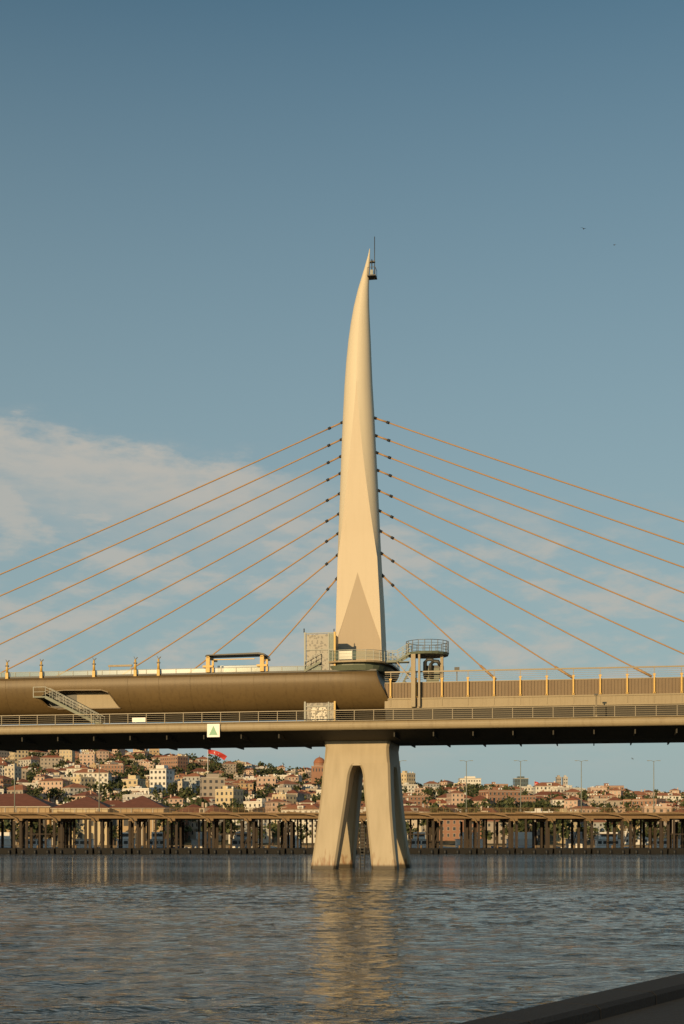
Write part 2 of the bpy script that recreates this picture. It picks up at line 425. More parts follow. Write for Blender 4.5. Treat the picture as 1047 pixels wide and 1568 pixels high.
mb=MB()
mb.box(-4.85,-2.0,-5.95,-3.5,14.72,23.9,'perf')
mb.box(-4.4,-2.75,-6.0,-5.955,14.9,16.45,'perfw')
for x in (-5.0,-1.92): mb.box(x-0.09,x+0.09,-6.08,-5.8,14.72,24.1,'grey' if x<-3 else 'yellow')
mb.box(-2.62,-2.5,-6.03,-5.9,14.72,24.0,'grey')
mb.box(-2.5,-2.0,-6.0,-5.952,21,24.0,'glass')
for zz in (24.0,22.3,16.55,14.9): mb.box(-4.9,-2.02,-6.04,-5.9,zz-0.04,zz+0.04,'grey')
mb.tube([(-5.1,-6,24.1),(-5.1,-6,24.5)],0.06,'darkrail',6); mb.tube([(-2.0,-6,24.1),(-2.0,-6,24.4)],0.05,'darkrail',6)
mb.build("elevator_tower",None,FR)

mb=MB()
for x in (-15.1,-9.4):
    mb.box(x-0.2,x+0.2,-6.5,-6.2,20.2,21.75,'yellow'); mb.box(x-0.15,x+0.15,-6.5,-3.2,21.65,21.83,'yellow')
    mb.box(x-0.55,x+0.55,-6.52,-6.2,20.7,20.9,'yellow'); mb.box(x+0.4,x+0.6,-6.4,-6.25,20.2,21.4,'yellow')
sec=[(-15.4,21.85),(-15.2,22.0),(-9.7,22.12),(-9.2,22.02),(-8.95,21.72),(-9.2,21.85),(-9.8,21.95),(-15.2,21.9)]
mb.loft([[(p[0],-6.6,p[1]) for p in sec],[(p[0],-4.4,p[1]) for p in sec]],'darkrail')
mb.box(-14.6,-10,-4.55,-4.5,20.3,21.1,'glass'); mb.box(-14.5,-10.2,-6.4,-6.3,21.45,21.54,'yellow')
mb.build("platform_canopy",None,FR)

def place(o,u,v,z): o.location=Matrix.Translation(BL)@Matrix.Rotation(BR,4,'Z')@Vector((u,v,z)); o.rotation_euler=(0,0,BR)
def ylamp(u,h=1.9):
    mb=MB()
    mb.box(-0.15,0.15,-0.12,0.12,-0.2,0.5,'yellow'); mb.tube([(0,0,0.5),(0,0,h)],[0.15,0.1],'yellow',8)
    mb.box(-0.16,0.16,-0.14,0.14,h*0.72,h*0.8,'darkrail'); mb.beam((0,0,h),(0.25,0,h+0.22),0.08,0.08,'darkrail'); mb.beam((0,0,h),(-0.15,0,h+0.3),0.05,0.05,'darkrail')
    place(mb.build("station_lamp"),u,-6.4,20.1)
for u in (-37.0,-33.2,-27.4,-22.9,-20.4): ylamp(u,1.6)
mb=MB(); mb.box(-0,2.6,-0.1,0.1,1.1,1.3,'fascia'); mb.box(0.1,0.16,-0.05,0.05,0,1.1,'grey'); mb.box(2.4,2.46,-0.05,0.05,0,1.1,'grey')
place(mb.build("platform_light_box"),-26.3,-5.0,20.06)

mb=MB()
mb.box(-14.35,-13.05,-9.48,-9.42,13.3,14.62,'white')
for z in (13.6,14.3): mb.box(-14.0,-13.4,-9.42,-9.3,z,z+0.08,'grey')
mb.face([(-14.15,-9.485,13.5),(-13.25,-9.485,13.5),(-13.7,-9.485,14.45)],'green')
mb.build("navigation_sign",None,FR)
mb=MB(); mb.box(-22.3,-20.9,-9.2,-9.12,14.95,15.4,'white'); mb.box(-22.2,-21.0,-9.21,-9.2,15.14,15.17,'grey')
mb.box(-22.0,-21.9,-9.13,-9.08,14.9,15.3,'grey')
mb.build("name_plate",None,FR)
mb=MB(); mb.tube([(0,0,0),(0,0,2.2)],0.07,'rail',6); mb.box(-0.18,0.18,-0.1,0.1,2.2,2.35,'darkrail'); mb.box(-0.1,0.1,-0.1,0.1,0,0.3,'rail')
place(mb.build("walkway_lamp"),24.2,-8.7,14.7)
mb=MB(); mb.box(0,0.5,-0.06,0.06,2.9,3.3,'darkrail'); mb.tube([(0.25,0,0),(0.25,0,3)],0.05,'rail',6)
place(mb.build("track_signal"),10.2,-5.5,17.0)

# cables
zl=[Z(y) for y in (884,848,815,785,754,723,697,671,645)]
zr=[Z(y) for y in (882,848,814,783,752,721,694,668,641)]
mb=MB(); mc=MB()
for side,zz,st in ((-1,zl,13.0),(1,zr,14.0)):
    for k in range(9):
        y=1290-(zz[k]-2.7)/0.0689
        u0=U(interp(prof,y,1 if side<0 else 2))
        a=Vector((u0,0,zz[k])); b=Vector((side*(st+7.9*k),0,19.6))
        pts=[]
        sag=0.007*(b-a).length
        for i in range(17):
            t=i/16; p=a.lerp(b,t); p.z-=4*sag*t*(1-t); pts.append(p)
        mb.tube(pts,0.07,'cable',10)
        d=(pts[1]-pts[0]).normalized()
        mc.tube([a-d*0.3,a+d*0.25],0.15,'black',8); mc.tube([a+d*1.4,a+d*1.7],0.15,'black',8)
        mb.tube([a+d*0.2,a+d*1.45],0.09,'cable',8)
        e=(pts[-1]-pts[-2]).normalized(); mb.tube([b-e*2.2,b],0.13,'cable',8)
mb.build("stay_cables",bridge); mc.build("cable_collars",bridge)

# ------------------------------------------------------------------ water
def water_mat():
    m, nt, b = new_mat("harbour_water"); N,L=nt.nodes,nt.links
    b.inputs["Base Color"].default_value=(0.032,0.036,0.026,1); b.inputs["Roughness"].default_value=0.06; b.inputs["IOR"].default_value=1.33
    tc=N.new("ShaderNodeTexCoord")
    def noise(sx,sy,scale,det,rough=0.5,rot=0.0,dist=0.0):
        mp=N.new("ShaderNodeMapping"); mp.inputs["Scale"].default_value=(sx,sy,1); mp.inputs["Rotation"].default_value=(0,0,rot); L.new(tc.outputs["Object"],mp.inputs[0])
        n=N.new("ShaderNodeTexNoise"); n.inputs["Scale"].default_value=scale; n.inputs["Detail"].default_value=det; n.inputs["Roughness"].default_value=rough; n.inputs["Distortion"].default_value=dist
        L.new(mp.outputs[0],n.inputs[0]); return n.outputs["Fac"]
    def math_(op,a,b_):
        q=N.new("ShaderNodeMath"); q.operation=op
        for i,x in enumerate((a,b_)):
            if isinstance(x,(int,float)): q.inputs[i].default_value=x
            else: L.new(x,q.inputs[i])
        return q.outputs[0]
    n1=noise(0.6,1,1.3,3,0.55,0.25,0.3); n2=noise(0.6,1,6.0,3,0.5,-0.3,0.2); n3=noise(0.7,1,0.3,2,0.5,0.1)
    sp=N.new("ShaderNodeSeparateXYZ"); L.new(tc.outputs["Object"],sp.inputs[0])
    far=N.new("ShaderNodeMapRange"); far.inputs[1].default_value=60; far.inputs[2].default_value=100; far.inputs[3].default_value=0.15; far.inputs[4].default_value=0.75; L.new(sp.outputs[1],far.inputs[0])
    patch=noise(0.2,1,0.04,3,0.5,0.05)
    mr=N.new("ShaderNodeMapRange"); mr.inputs[1].default_value=0.42; mr.inputs[2].default_value=0.58; mr.inputs[3].default_value=0.5; mr.inputs[4].default_value=1.2; L.new(patch,mr.inputs[0])
    h=math_('ADD',math_('MULTIPLY',n1,far.outputs[0]),math_('MULTIPLY',n2,0.06))
    h=math_('MULTIPLY',h,mr.outputs[0])
    h=math_('ADD',h,math_('MULTIPLY',n3,math_('MULTIPLY',far.outputs[0],1.0)))
    bp=N.new("ShaderNodeBump"); bp.inputs["Strength"].default_value=1.0; bp.inputs["Distance"].default_value=1.0
    L.new(h,bp.inputs["Height"]); L.new(bp.outputs[0],b.inputs["Normal"])
    return m
def build_water():
    x0,x1,y0,y1=-32.0,32.0,6.0,110.0
    nx=400
    yl=[y0]
    while yl[-1]<y1: yl.append(yl[-1]+0.085+0.0016*max(0,yl[-1]-20))
    yl[-1]=y1; Yv=np.array(yl); Xv=np.linspace(x0,x1,nx); X,Y=np.meshgrid(Xv,Yv); ny=len(Yv)
    rs=np.random.RandomState(4); H=np.zeros_like(X)
    for i in range(64):
        lam=0.42*(9.0**rs.rand()); th=math.pi/2+0.35+rs.normal(0,0.6); k=2*math.pi/lam
        a=0.0044*lam**0.8
        grp=0.6+0.4*np.sin(X*rs.uniform(-.25,.25)+Y*rs.uniform(-.12,.12)+rs.rand()*6.28)
        ph=k*(X*math.cos(th)+Y*math.sin(th))+rs.rand()*6.28
        H+=a*grp*(np.sin(ph)+0.22*np.sin(2*ph+1.57))
    fx=np.clip(np.minimum(X-x0,x1-X)/3.0,0,1); fy=np.clip(np.minimum((Y-y0)/2.0,(y1-Y)/40.0),0,1)
    calm=0.8+0.3*np.sin(Y*0.11+1.2*np.sin(X*0.07)+0.6)
    H*=fx*fy*calm
    V=np.stack([X,Y,H],-1).reshape(-1,3)
    idx=np.arange(nx*ny).reshape(ny,nx)
    F=np.stack([idx[:-1,:-1],idx[:-1,1:],idx[1:,1:],idx[1:,:-1]],-1).reshape(-1,4)
    ex=[(-6000,-3000),(6000,-3000),(6000,y0),(-6000,y0),(-6000,y0),(x0,y0),(x0,y1),(-6000,y1),(x1,y0),(6000,y0),(6000,y1),(x1,y1),(-6000,y1),(6000,y1),(6000,9000),(-6000,9000)]
    nV=len(V); V=np.vstack([V,np.array([(a,b,0) for a,b in ex],dtype=float)])
    F=np.vstack([F,np.arange(16).reshape(4,4)+nV])
    me=bpy.data.meshes.new("water"); me.vertices.add(len(V)); me.vertices.foreach_set("co",V.ravel())
    me.loops.add(len(F)*4); me.loops.foreach_set("vertex_index",F.ravel().astype(np.int32))
    me.polygons.add(len(F)); me.polygons.foreach_set("loop_start",np.arange(0,len(F)*4,4,dtype=np.int32))
    me.polygons.foreach_set("use_smooth",np.ones(len(F),dtype=bool))
    me.update(calc_edges=True); me.validate(); me.materials.append(water_mat())
    o=bpy.data.objects.new("water",me); sc.collection.objects.link(o)
build_water()

# quay (bottom right)
M['quay']=mat("near_black_stone",(0.022,0.022,0.023),0.9,0.35,1.5,fine=0.6)  # near-black base colour over the whole quay body
M['quayedge']=mat("quay_edge_stone",(0.012,0.012,0.014),0.9,0.3,3,fine=0.5)
mb=MB()
p0=Vector((1.0,12.4)); p1=Vector((4.25,17.4)); d=(p1-p0).normalized(); nrm=Vector((d.y,-d.x))
A=p0-d*40; B=p0+d*60
def q3(p,z): return (p.x,p.y,z)
mb.loft([[q3(A,-2),q3(B,-2),q3(B+nrm*60,-2),q3(A+nrm*60,-2)],[q3(A,0.98),q3(B,0.98),q3(B+nrm*60,0.98),q3(A+nrm*60,0.98)]],'quay')
k=0.0
while k<100:
    a=A+d*(k+0.01); b=A+d*(k+1.48)
    mb.loft([[q3(a-nrm*0.05,0.85),q3(b-nrm*0.05,0.85),q3(b+nrm*0.5,0.85),q3(a+nrm*0.5,0.85)],[q3(a-nrm*0.05,1.08),q3(b-nrm*0.05,1.08),q3(b+nrm*0.5,1.08),q3(a+nrm*0.5,1.08)],[q3(a,1.12),q3(b,1.12),q3(b+nrm*0.45,1.12),q3(a+nrm*0.45,1.12)]],'quayedge')
    k+=1.5
o=mb.build("quay"); fixn(o)

# ------------------------------------------------------------------ far terrain
RT=[(-3000,62),(-500,62),(-240,62),(-120,57),(-40,46),(30,38),(120,32),(240,28),(3000,26)]
def hz(x,y):
    r=interp(RT,x,1)
    t=max(0,min(1,(y-450)/(980-450)))
    z=1.6+(r-1.6)*(t**0.85)
    if y>1000: z-= min(12,(y-1000)*0.02)
    return z
M['ground']=mat("hillside_ground",(0.09,0.085,0.045),0.9,0.4,0.02)
mb=MB()
xs=[-3000,-2000,-1200,-800,-500]+list(range(-400,401,25))+[500,800,1200,2000,3000]
yy=[425,445,460]+list(range(480,1040,25))+[1100,1300,1700,2500,4000,8000]
vid={}
for j,y in enumerate(yy):
    for i,x in enumerate(xs):
        vid[i,j]=len(mb.v); mb.v.append((x,y,hz(x,y)))
kk=mb.mi('ground')
for j in range(len(yy)-1):
    for i in range(len(xs)-1):
        mb.f.append((vid[i,j],vid[i+1,j],vid[i+1,j+1],vid[i,j+1])); mb.m.append(kk); mb.sm.append(True)
mb.build("hillside_terrain")
M['stone']=mat("quay_stone",(0.16,0.13,0.09),0.8,0.25,0.3,streak=0.4)
mb=MB(); mb.box(-3000,3000,422,425,-2,1.9,'stone'); mb.build("far_quay_wall")

# ------------------------------------------------------------------ buildings
walls=[mat("plaster_%d"%i,c,0.8,0.12,0.25,streak=0.25,streak_col=(c[0]*.6,c[1]*.6,c[2]*.6)) for i,c in enumerate(
   [(0.56,0.49,0.39),(0.70,0.67,0.60),(0.46,0.33,0.19),(0.56,0.40,0.31),(0.36,0.31,0.26),(0.60,0.49,0.31),(0.32,0.17,0.11),(0.48,0.46,0.43),(0.72,0.70,0.66),(0.40,0.42,0.42)])]
roofs=[mat("terracotta_tiles_%d"%i,c,0.85,0.3,0.5) for i,c in enumerate([(0.30,0.10,0.05),(0.22,0.08,0.045),(0.34,0.14,0.075)])]
flatroof=mat("flat_roof_screed",(0.26,0.22,0.18),0.9,0.3,0.3)
M['win']=mat("window_glass",(0.07,0.07,0.07),0.25,0.4,0.3)
M['trim']=mat("window_trim",(0.50,0.45,0.38),0.7,0.1,0.3)
def house(w,d,fl,wall,roof,balc,seed):
    rnd=random.Random(seed); mb=MB(); h=fl*3.0
    mb.box(-w/2,w/2,-d/2,d/2,-8,h,wall)
    nb=max(2,int(w/2.6)); nd=max(2,int(d/3))
    for f in range(fl):
        z0=f*3.0+0.95; z1=z0+1.45
        for k in range(nb):
            cx=-w/2+(k+0.5)*w/nb; ww=rnd.choice((0.45,0.5,0.65))
            mb.box(cx-ww-0.1,cx+ww+0.1,-d/2-0.05,-d/2+0.02,z0-0.12,z1+0.1,'trim')
            mb.box(cx-ww,cx+ww,-d/2-0.08,-d/2,z0,z1,'win')
            if balc and k%2==1 and f>0:
                mb.box(cx-1.1,cx+1.1,-d/2-1.1,-d/2-0.01,z0-0.95,z0-0.8,wall); mb.box(cx-1.1,cx+1.1,-d/2-1.12,-d/2-1.04,z0-0.8,z0+0.1,wall)
        for k in range(nd):
            cy=-d/2+(k+0.5)*d/nd
            for s in (-1,1):
                a,b=sorted((s*(w/2-0.02),s*(w/2+0.06))); mb.box(a,b,cy-0.5,cy+0.5,z0,z1,'win')
        if rnd.random()<0.35: mb.box(-w/2-0.1,w/2+0.1,-d/2-0.1,d/2+0.1,f*3+2.85,f*3+3.0-0.01,'trim')
    if roof is flatroof:
        mb.box(-w/2-0.15,w/2+0.15,-d/2-0.15,d/2+0.15,h,h+0.25,'trim')
        for a in (-1,1):
            x0,x1=sorted((a*w/2,a*(w/2-0.2))); mb.box(x0,x1,-d/2,d/2,h+0.25,h+0.95,wall)
            y0,y1=sorted((a*d/2,a*(d/2-0.2))); mb.box(-w/2+0.2,w/2-0.2,y0,y1,h+0.25,h+0.95,wall)
        mb.box(-w/2+0.3,w/2-0.3,-d/2+0.3,d/2-0.3,h+0.25,h+0.3,roof)
        x=rnd.uniform(-w/4,w/4); mb.box(x-1.5,x+1.5,-1,2,h+0.3,h+2.6,wall)
        if rnd.random()<0.5: mb.box(x-1.8,x+1.8,-1.3,2.3,h+2.6,h+2.8,roofs[0])
        for _ in range(rnd.randint(1,4)):
            x=rnd.uniform(-w/2.5,w/2.5); mb.tube([(x,-d/3,h+1.0),(x,-d/3,h+2.0)],0.45,'white',8)
            mb.box(x-0.05,x+0.05,-d/3-0.05,-d/3+0.05,h+0.3,h+1.0,'grey')
    else:
        o=0.5; rh=min(w,d)*0.27; e=h+0.02
        mb.box(-w/2-o,w/2+o,-d/2-o,d/2+o,h,h+0.18,'trim')
        c=[(-w/2-o,-d/2-o,e+0.18),(w/2+o,-d/2-o,e+0.18),(w/2+o,d/2+o,e+0.18),(-w/2-o,d/2+o,e+0.18)]
        if w>=d: r0,r1=(-(w-d)/2-0.3,0,e+rh),((w-d)/2+0.3,0,e+rh); fs=[(c[0],c[1],r1,r0),(c[1],c[2],r1),(c[2],c[3],r0,r1),(c[3],c[0],r0)]
        else: r0,r1=(0,-(d-w)/2-0.3,e+rh),(0,(d-w)/2+0.3,e+rh); fs=[(c[0],c[1],r0),(c[1],c[2],r1,r0),(c[2],c[3],r1),(c[3],c[0],r0,r1)]
        for f in fs: mb.face(f,roof)
        x=rnd.uniform(-w/3,w/3); mb.box(x-0.4,x+0.4,-0.3,0.3,h+0.2,e+rh+0.9,wall)
        if rnd.random()<0.3: mb.box(-1.6,1.6,-d/2+0.2,0,h+0.2,h+2.2,wall); mb.box(-0.9,0.9,-d/2+0.12,-d/2+0.19,h+0.7,h+1.8,'win')
    return mb.mesh("apartment_building")
variants=[]
for i in range(60):
    w=random.uniform(8,22); d=random.uniform(8,14); fl=random.choice((1,2,2,3,3,3,4,4,5))
    variants.append((house(w,d,fl,walls[random.choice((0,0,1,1,2,3,3,4,5,6,7,8,8,9))],random.choice(roofs*3+[flatroof]*4),random.random()<0.4,i),w))
tree_spots=[]
y=462
while y<1050:
    x=-0.30*y+random.uniform(-8,0)
    while x<0.30*y:
        me,w=random.choice(variants)
        dense=0.80
        yj=y+random.uniform(-9,9)
        if random.random()<dense:
            o=bpy.data.objects.new("apartment_building",me); sc.collection.objects.link(o)
            s=random.uniform(0.5,0.76); w*=s
            o.scale=(s,s,s*random.uniform(0.85,1.1)); o.location=(x+w/2,yj,hz(x+w/2,yj)+random.uniform(-1.5,1)); o.rotation_euler=(0,0,random.choice((-0.6,-0.35,0.1,0.35,0.7,0.0))+random.uniform(-0.15,0.15))
            if random.random()<0.36: tree_spots.append((x+w+1,yj-7))
            x+=w*1.02+random.uniform(0,4)
        else:
            for _ in range(3): tree_spots.append((x+random.uniform(0,12),yj+random.uniform(-8,8)))
            x+=random.uniform(8,15)
    y+=18+ (y-460)*0.012
def block(name,loc,w,d,fl,wall,fh=3.2):
    mb=MB(); h=fl*fh
    mb.box(-w/2,w/2,-d/2,d/2,-10,h,wall)
    for f in range(fl):
        n=int(w/2)
        for k in range(n):
            cx=-w/2+(k+0.5)*w/n; mb.box(cx-0.5,cx+0.5,-d/2-0.1,-d/2+0.02,f*fh+0.8,f*fh+1.9,'win')
        for k in range(int(d/3)):
            cy=-d/2+(k+0.5)*3; 
            for s in (-1,1):
                a,b=sorted((s*(w/2-.02),s*(w/2+.1))); mb.box(a,b,cy-.6,cy+.6,f*fh+0.8,f*fh+1.9,'win')
    mb.box(-w/2-0.3,w/2+0.3,-d/2-0.3,d/2+0.3,h,h+0.4,'trim'); mb.box(-w/4,w/4,-d/4,d/4,h+0.4,h+2,wall)
    o=mb.build(name); o.location=loc; return o
def wx(px,Y): return (px-523.5)/2178*Y
def wz(py,Y): return CAMH+(1290-py)/2178*Y
M['glassy']=mat("curtain_wall",(0.10,0.13,0.14),0.25,0.2,0.1)
block("office_block",(wx(719,1150),1150,wz(1211,1150)),17,14,3,walls[1])
block("office_block",(wx(797,1150),1150,wz(1211,1150)),11,12,3,M['glassy'])
block("apartment_tower",(wx(855,1300),1300,wz(1212,1300)),4,7,4,walls[4])
block("apartment_tower",(wx(865,1300),1300,wz(1212,1300)),4,7,4,walls[7])
o=block("apartment_block",(wx(248,620),620,wz(1214,620)),8,8,4,walls[8],2.5); o.rotation_euler=(0,0,-0.35)
o=block("apartment_block",(wx(205,600),600,wz(1222,600)),7,8,3,walls[5],2.5); o.rotation_euler=(0,0,-0.3)
o=block("apartment_block",(wx(325,560),560,wz(1222,560)),9,8,3,walls[4],2.5); o.rotation_euler=(0,0,0.2)

mb=MB(); 
mb.box(-6,6,-6,6,-8,5,walls[6]); mb.box(-6.2,6.2,-6.2,6.2,5,5.3,'trim')
mb.tube([(0,0,5.3),(0,0,7.6)],4.4,walls[6],16,smooth=False)
dm=[(4.6,7.6),(4.5,8.4),(4.0,9.7),(3.0,11),(1.6,11.9),(0.25,12.3),(0.06,13.6)]
mb.loft([[(r*math.cos(t),r*math.sin(t),z) for t in [2*math.pi*k/20 for k in range(20)]] for r,z in dm],roofs[2],True)
for k in range(-2,3):
    mb.box(k*2.2-0.4,k*2.2+0.4,-6.08,-5.98,1,3.4,'win')
o=mb.build("domed_mosque"); o.location=(wx(489,760),760,wz(1184,760)); o.scale=(.7,.7,.7)

def shed(px0,px1,Y,top,wall):
    x0,x1=wx(px0,Y),wx(px1,Y); w=x1-x0; mb=MB(); h=wz(top,Y)-1.6; d=26; eh=h*0.72
    mb.box(-w/2,w/2,0,d,0,eh,wall); mb.box(-w/2-0.5,w/2+0.5,-0.5,d+0.5,eh,eh+0.3,'trim')
    c=[(-w/2-0.6,-0.6,eh+0.3),(w/2+0.6,-0.6,eh+0.3),(w/2+0.6,d+0.6,eh+0.3),(-w/2-0.6,d+0.6,eh+0.3)]
    k=min(w/2,10); r0,r1=(-w/2+k,d/2,h),(w/2-k,d/2,h)
    for f in ((c[0],c[1],r1,r0),(c[1],c[2],r1),(c[2],c[3],r0,r1),(c[3],c[0],r0)): mb.face(f,roofs[1])
    n=int(w/3.2)
    for i in range(n):
        cx=-w/2+(i+0.5)*w/n
        for z0 in (1.5,6.2,9.6):
            if z0+2.6<eh:
                pts=[(cx-0.7,-0.06,z0),(cx+0.7,-0.06,z0),(cx+0.7,-0.06,z0+2)]+[(cx+0.7*math.cos(t),-0.06,z0+2+0.6*math.sin(t)) for t in (0.6,1.2,1.9,2.5)]+[(cx-0.7,-0.06,z0+2)]
                mb.face(pts,'win')
        mb.box(cx-w/n/2-0.15,cx-w/n/2+0.15,-0.2,0,0,eh,'trim')
    o=mb.build("shipyard_shed"); o.location=((x0+x1)/2,Y,1.6)
shed(-60,75,440,1213,walls[2]); shed(80,165,436,1217,walls[5]); shed(168,250,440,1216,walls[2])

# trees
M['leaf1']=mat("foliage_dark",(0.04,0.055,0.018),0.8,0.5,0.4)
M['leaf2']=mat("foliage_light",(0.085,0.095,0.032),0.8,0.4,0.4)
M['bark']=mat("bark",(0.09,0.06,0.04),0.9,0.3,1)
def tree_into(mb,x,y,z,s,rnd,leaf=130):
    mb.tube([(x,y,z-1),(x+0.1*s,y,z+2.2*s),(x,y,z+4*s)],[0.35*s,0.25*s,0.12*s],'bark',5)
    for b in range(6):
        cx=x+rnd.uniform(-2,2)*s; cy=y+rnd.uniform(-2,2)*s; cz=z+rnd.uniform(3.0,6.8)*s; rr_=rnd.uniform(1.0,1.9)*s
        mb.tube([(x,y,z+2*s),(cx,cy,cz)],[0.12*s,0.05*s],'bark',4)
        for _ in range(leaf//6):
            v=Vector((rnd.gauss(0,1),rnd.gauss(0,1),rnd.gauss(0,0.8))); v=v.normalized()*rr_*rnd.uniform(0.5,1.08)
            n=Vector((rnd.gauss(0,1),rnd.gauss(0,1),rnd.gauss(0,1)+0.5)).normalized(); a=n.orthogonal().normalized(); b_=n.cross(a); q=rnd.uniform(0.3,0.6)*s
            c=Vector((cx,cy,cz))+v
            mb.face([c-a*q-b_*q*0.6,c+a*q-b_*q*0.6,c+a*q*0.7+b_*q,c-a*q*0.8+b_*q],'leaf1' if rnd.random()<0.6 else 'leaf2')
rnd=random.Random(5)
mb=MB()
for (x,y) in tree_spots: tree_into(mb,x,y,hz(x,y),rnd.uniform(0.7,1.4),rnd,90)
mb.build("hillside_trees")
mb=MB()
x=-135
while x<140:
    if rnd.random()<0.75: tree_into(mb,x,430+rnd.uniform(0,5),1.7,rnd.uniform(0.8,1.35),rnd,130)
    x+=rnd.uniform(4,9)
mb.build("shoreline_trees")
mb=MB()
for i in range(50):
    x=-330+i*6+rnd.uniform(-3,3); y=1050+rnd.uniform(0,15); tree_into(mb,x,y,hz(x,y)+1,rnd.uniform(1.1,1.9),rnd,120)
mb.build("ridge_trees")

# ------------------------------------------------------------------ far road bridge
M['rconc']=mat("far_bridge_steel",(0.22,0.145,0.075),0.8,0.25,0.3,streak=0.4)
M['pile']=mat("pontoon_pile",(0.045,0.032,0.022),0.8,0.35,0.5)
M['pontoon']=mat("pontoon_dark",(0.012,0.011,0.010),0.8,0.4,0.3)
rb=empty("pontoon_road_bridge",(0,345,0),R(0.6))
mb=MB()
mb.box(-400,400,-0.3,20,8.5,9.5,'rconc'); mb.box(-400,400,-1.6,21.5,9.5,9.95,'rconc')
mb.box(-400,400,-1.5,-1.4,10.95,11.07,'rconc')
u=-400
while u<400: mb.box(u-0.05,u+0.05,-1.5,-1.4,9.95,11.0,'rconc'); u+=1.5
for zz in (10.2,10.45,10.7): mb.box(-400,400,-1.46,-1.43,zz,zz+0.05,'rconc')
u=-400
while u<400:
    pts=[(u-9.0,-1.75,10.0),(u-5.5,-1.75,9.8),(u-2.4,-1.75,9.3),(u-0.4,-1.75,8.4),(u+0.1,-1.75,7.5)]
    for a,b in zip(pts,pts[1:]): mb.beam(a,b,0.25,0.35,'rconc')
    mb.box(u-0.9,u+0.9,-1.3,19,7.9,8.5,'rconc')
    u+=9.2
mb.build("bridge_deck",rb)
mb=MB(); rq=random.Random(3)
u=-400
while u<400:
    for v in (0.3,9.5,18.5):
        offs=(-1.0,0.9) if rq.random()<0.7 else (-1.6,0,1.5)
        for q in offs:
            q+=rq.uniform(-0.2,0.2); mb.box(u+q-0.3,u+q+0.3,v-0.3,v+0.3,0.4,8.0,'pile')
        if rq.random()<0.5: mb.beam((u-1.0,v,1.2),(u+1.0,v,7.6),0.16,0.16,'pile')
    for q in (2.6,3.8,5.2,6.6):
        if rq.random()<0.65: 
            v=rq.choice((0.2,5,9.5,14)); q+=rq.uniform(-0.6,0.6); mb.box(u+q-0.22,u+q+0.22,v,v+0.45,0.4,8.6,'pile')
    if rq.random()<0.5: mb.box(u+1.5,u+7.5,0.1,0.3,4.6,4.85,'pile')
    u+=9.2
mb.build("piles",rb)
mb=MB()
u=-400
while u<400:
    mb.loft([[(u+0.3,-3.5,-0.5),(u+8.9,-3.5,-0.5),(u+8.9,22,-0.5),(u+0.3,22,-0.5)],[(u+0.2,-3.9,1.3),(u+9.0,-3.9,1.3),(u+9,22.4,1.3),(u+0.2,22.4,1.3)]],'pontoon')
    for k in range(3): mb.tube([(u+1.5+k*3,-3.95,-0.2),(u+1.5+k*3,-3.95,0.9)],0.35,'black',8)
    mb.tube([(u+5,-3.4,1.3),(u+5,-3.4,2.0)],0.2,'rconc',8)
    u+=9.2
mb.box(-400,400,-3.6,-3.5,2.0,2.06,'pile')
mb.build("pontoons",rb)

for px in (612,714,797,890,1001,150,20):
    mb=MB(); H=12.5
    mb.tube([(0,0,0),(0,0,H)],[0.15,0.08],'grey',8); mb.tube([(0,0,0),(0,0,0.8)],0.22,'grey',8)
    for s in (-1,1):
        mb.tube([(0,0,H-0.1),(s*0.7,0,H+0.15),(s*1.1,0,H+0.15)],0.05,'grey',6); mb.box(min(s*1.0,s*1.6),max(s*1.0,s*1.6),-0.15,0.15,H+0.05,H+0.18,'grey')
    o=mb.build("street_lamp"); o.location=(wx(px,344.5),344.5 if px>523 else 346,9.9)

def boat(x,y,Ln,hgt,seed):
    rn=random.Random(seed); mb=MB(); W=Ln*0.26; hl=1.3
    st=[(-0.5,0.75,0),(-0.3,0.95,0),(0,1,0),(0.25,0.85,0.1),(0.42,0.45,0.3),(0.5,0.04,0.5)]
    rg=[]
    for t,w,sh in st:
        hw=W/2*w; rg.append([(t*Ln,-hw*0.7,-0.4),(t*Ln,-hw,hl+sh),(t*Ln,hw,hl+sh),(t*Ln,hw*0.7,-0.4)])
    mb.loft(rg,'white' if seed%4 else M['boatblue'])
    c0,c1=-0.36*Ln,0.2*Ln; cw=W*0.36
    mb.box(c0,c1,-cw,cw,hl,hl+2.2,'white'); mb.box(c0-0.3,c1+0.3,-cw-0.2,cw+0.2,hl+2.2,hl+2.35,'white')
    n=int((c1-c0)/1.5)
    for k in range(n): mb.box(c0+0.3+k*1.5,c0+1.4+k*1.5,-cw-0.04,-cw+0.01,hl+1.0,hl+1.8,'win')
    if hgt: mb.box(c0+1,c1-1.2,-cw*0.8,cw*0.8,hl+2.35,hl+4.2,'white'); mb.box(c0+1.3,c1-1.5,-cw*0.8-0.04,-cw*0.8,hl+3.0,hl+3.8,'win')
    mb.tube([(0,0,hl+2.3),(0,0,hl+6)],0.06,'grey',6)
    o=mb.build("moored_boat"); o.location=(x,y,0); o.rotation_euler=(0,0,rn.choice((0,math.pi))+rn.uniform(-0.1,0.1))
M['boatblue']=mat("boat_blue_paint",(0.05,0.14,0.28),0.4,0.1,1)
x=-100; i=0
while x<110:
    Ln=random.uniform(8,15); boat(x+Ln/2,random.uniform(374,392),Ln,random.random()<0.6,i); x+=Ln+random.uniform(0,3); i+=1

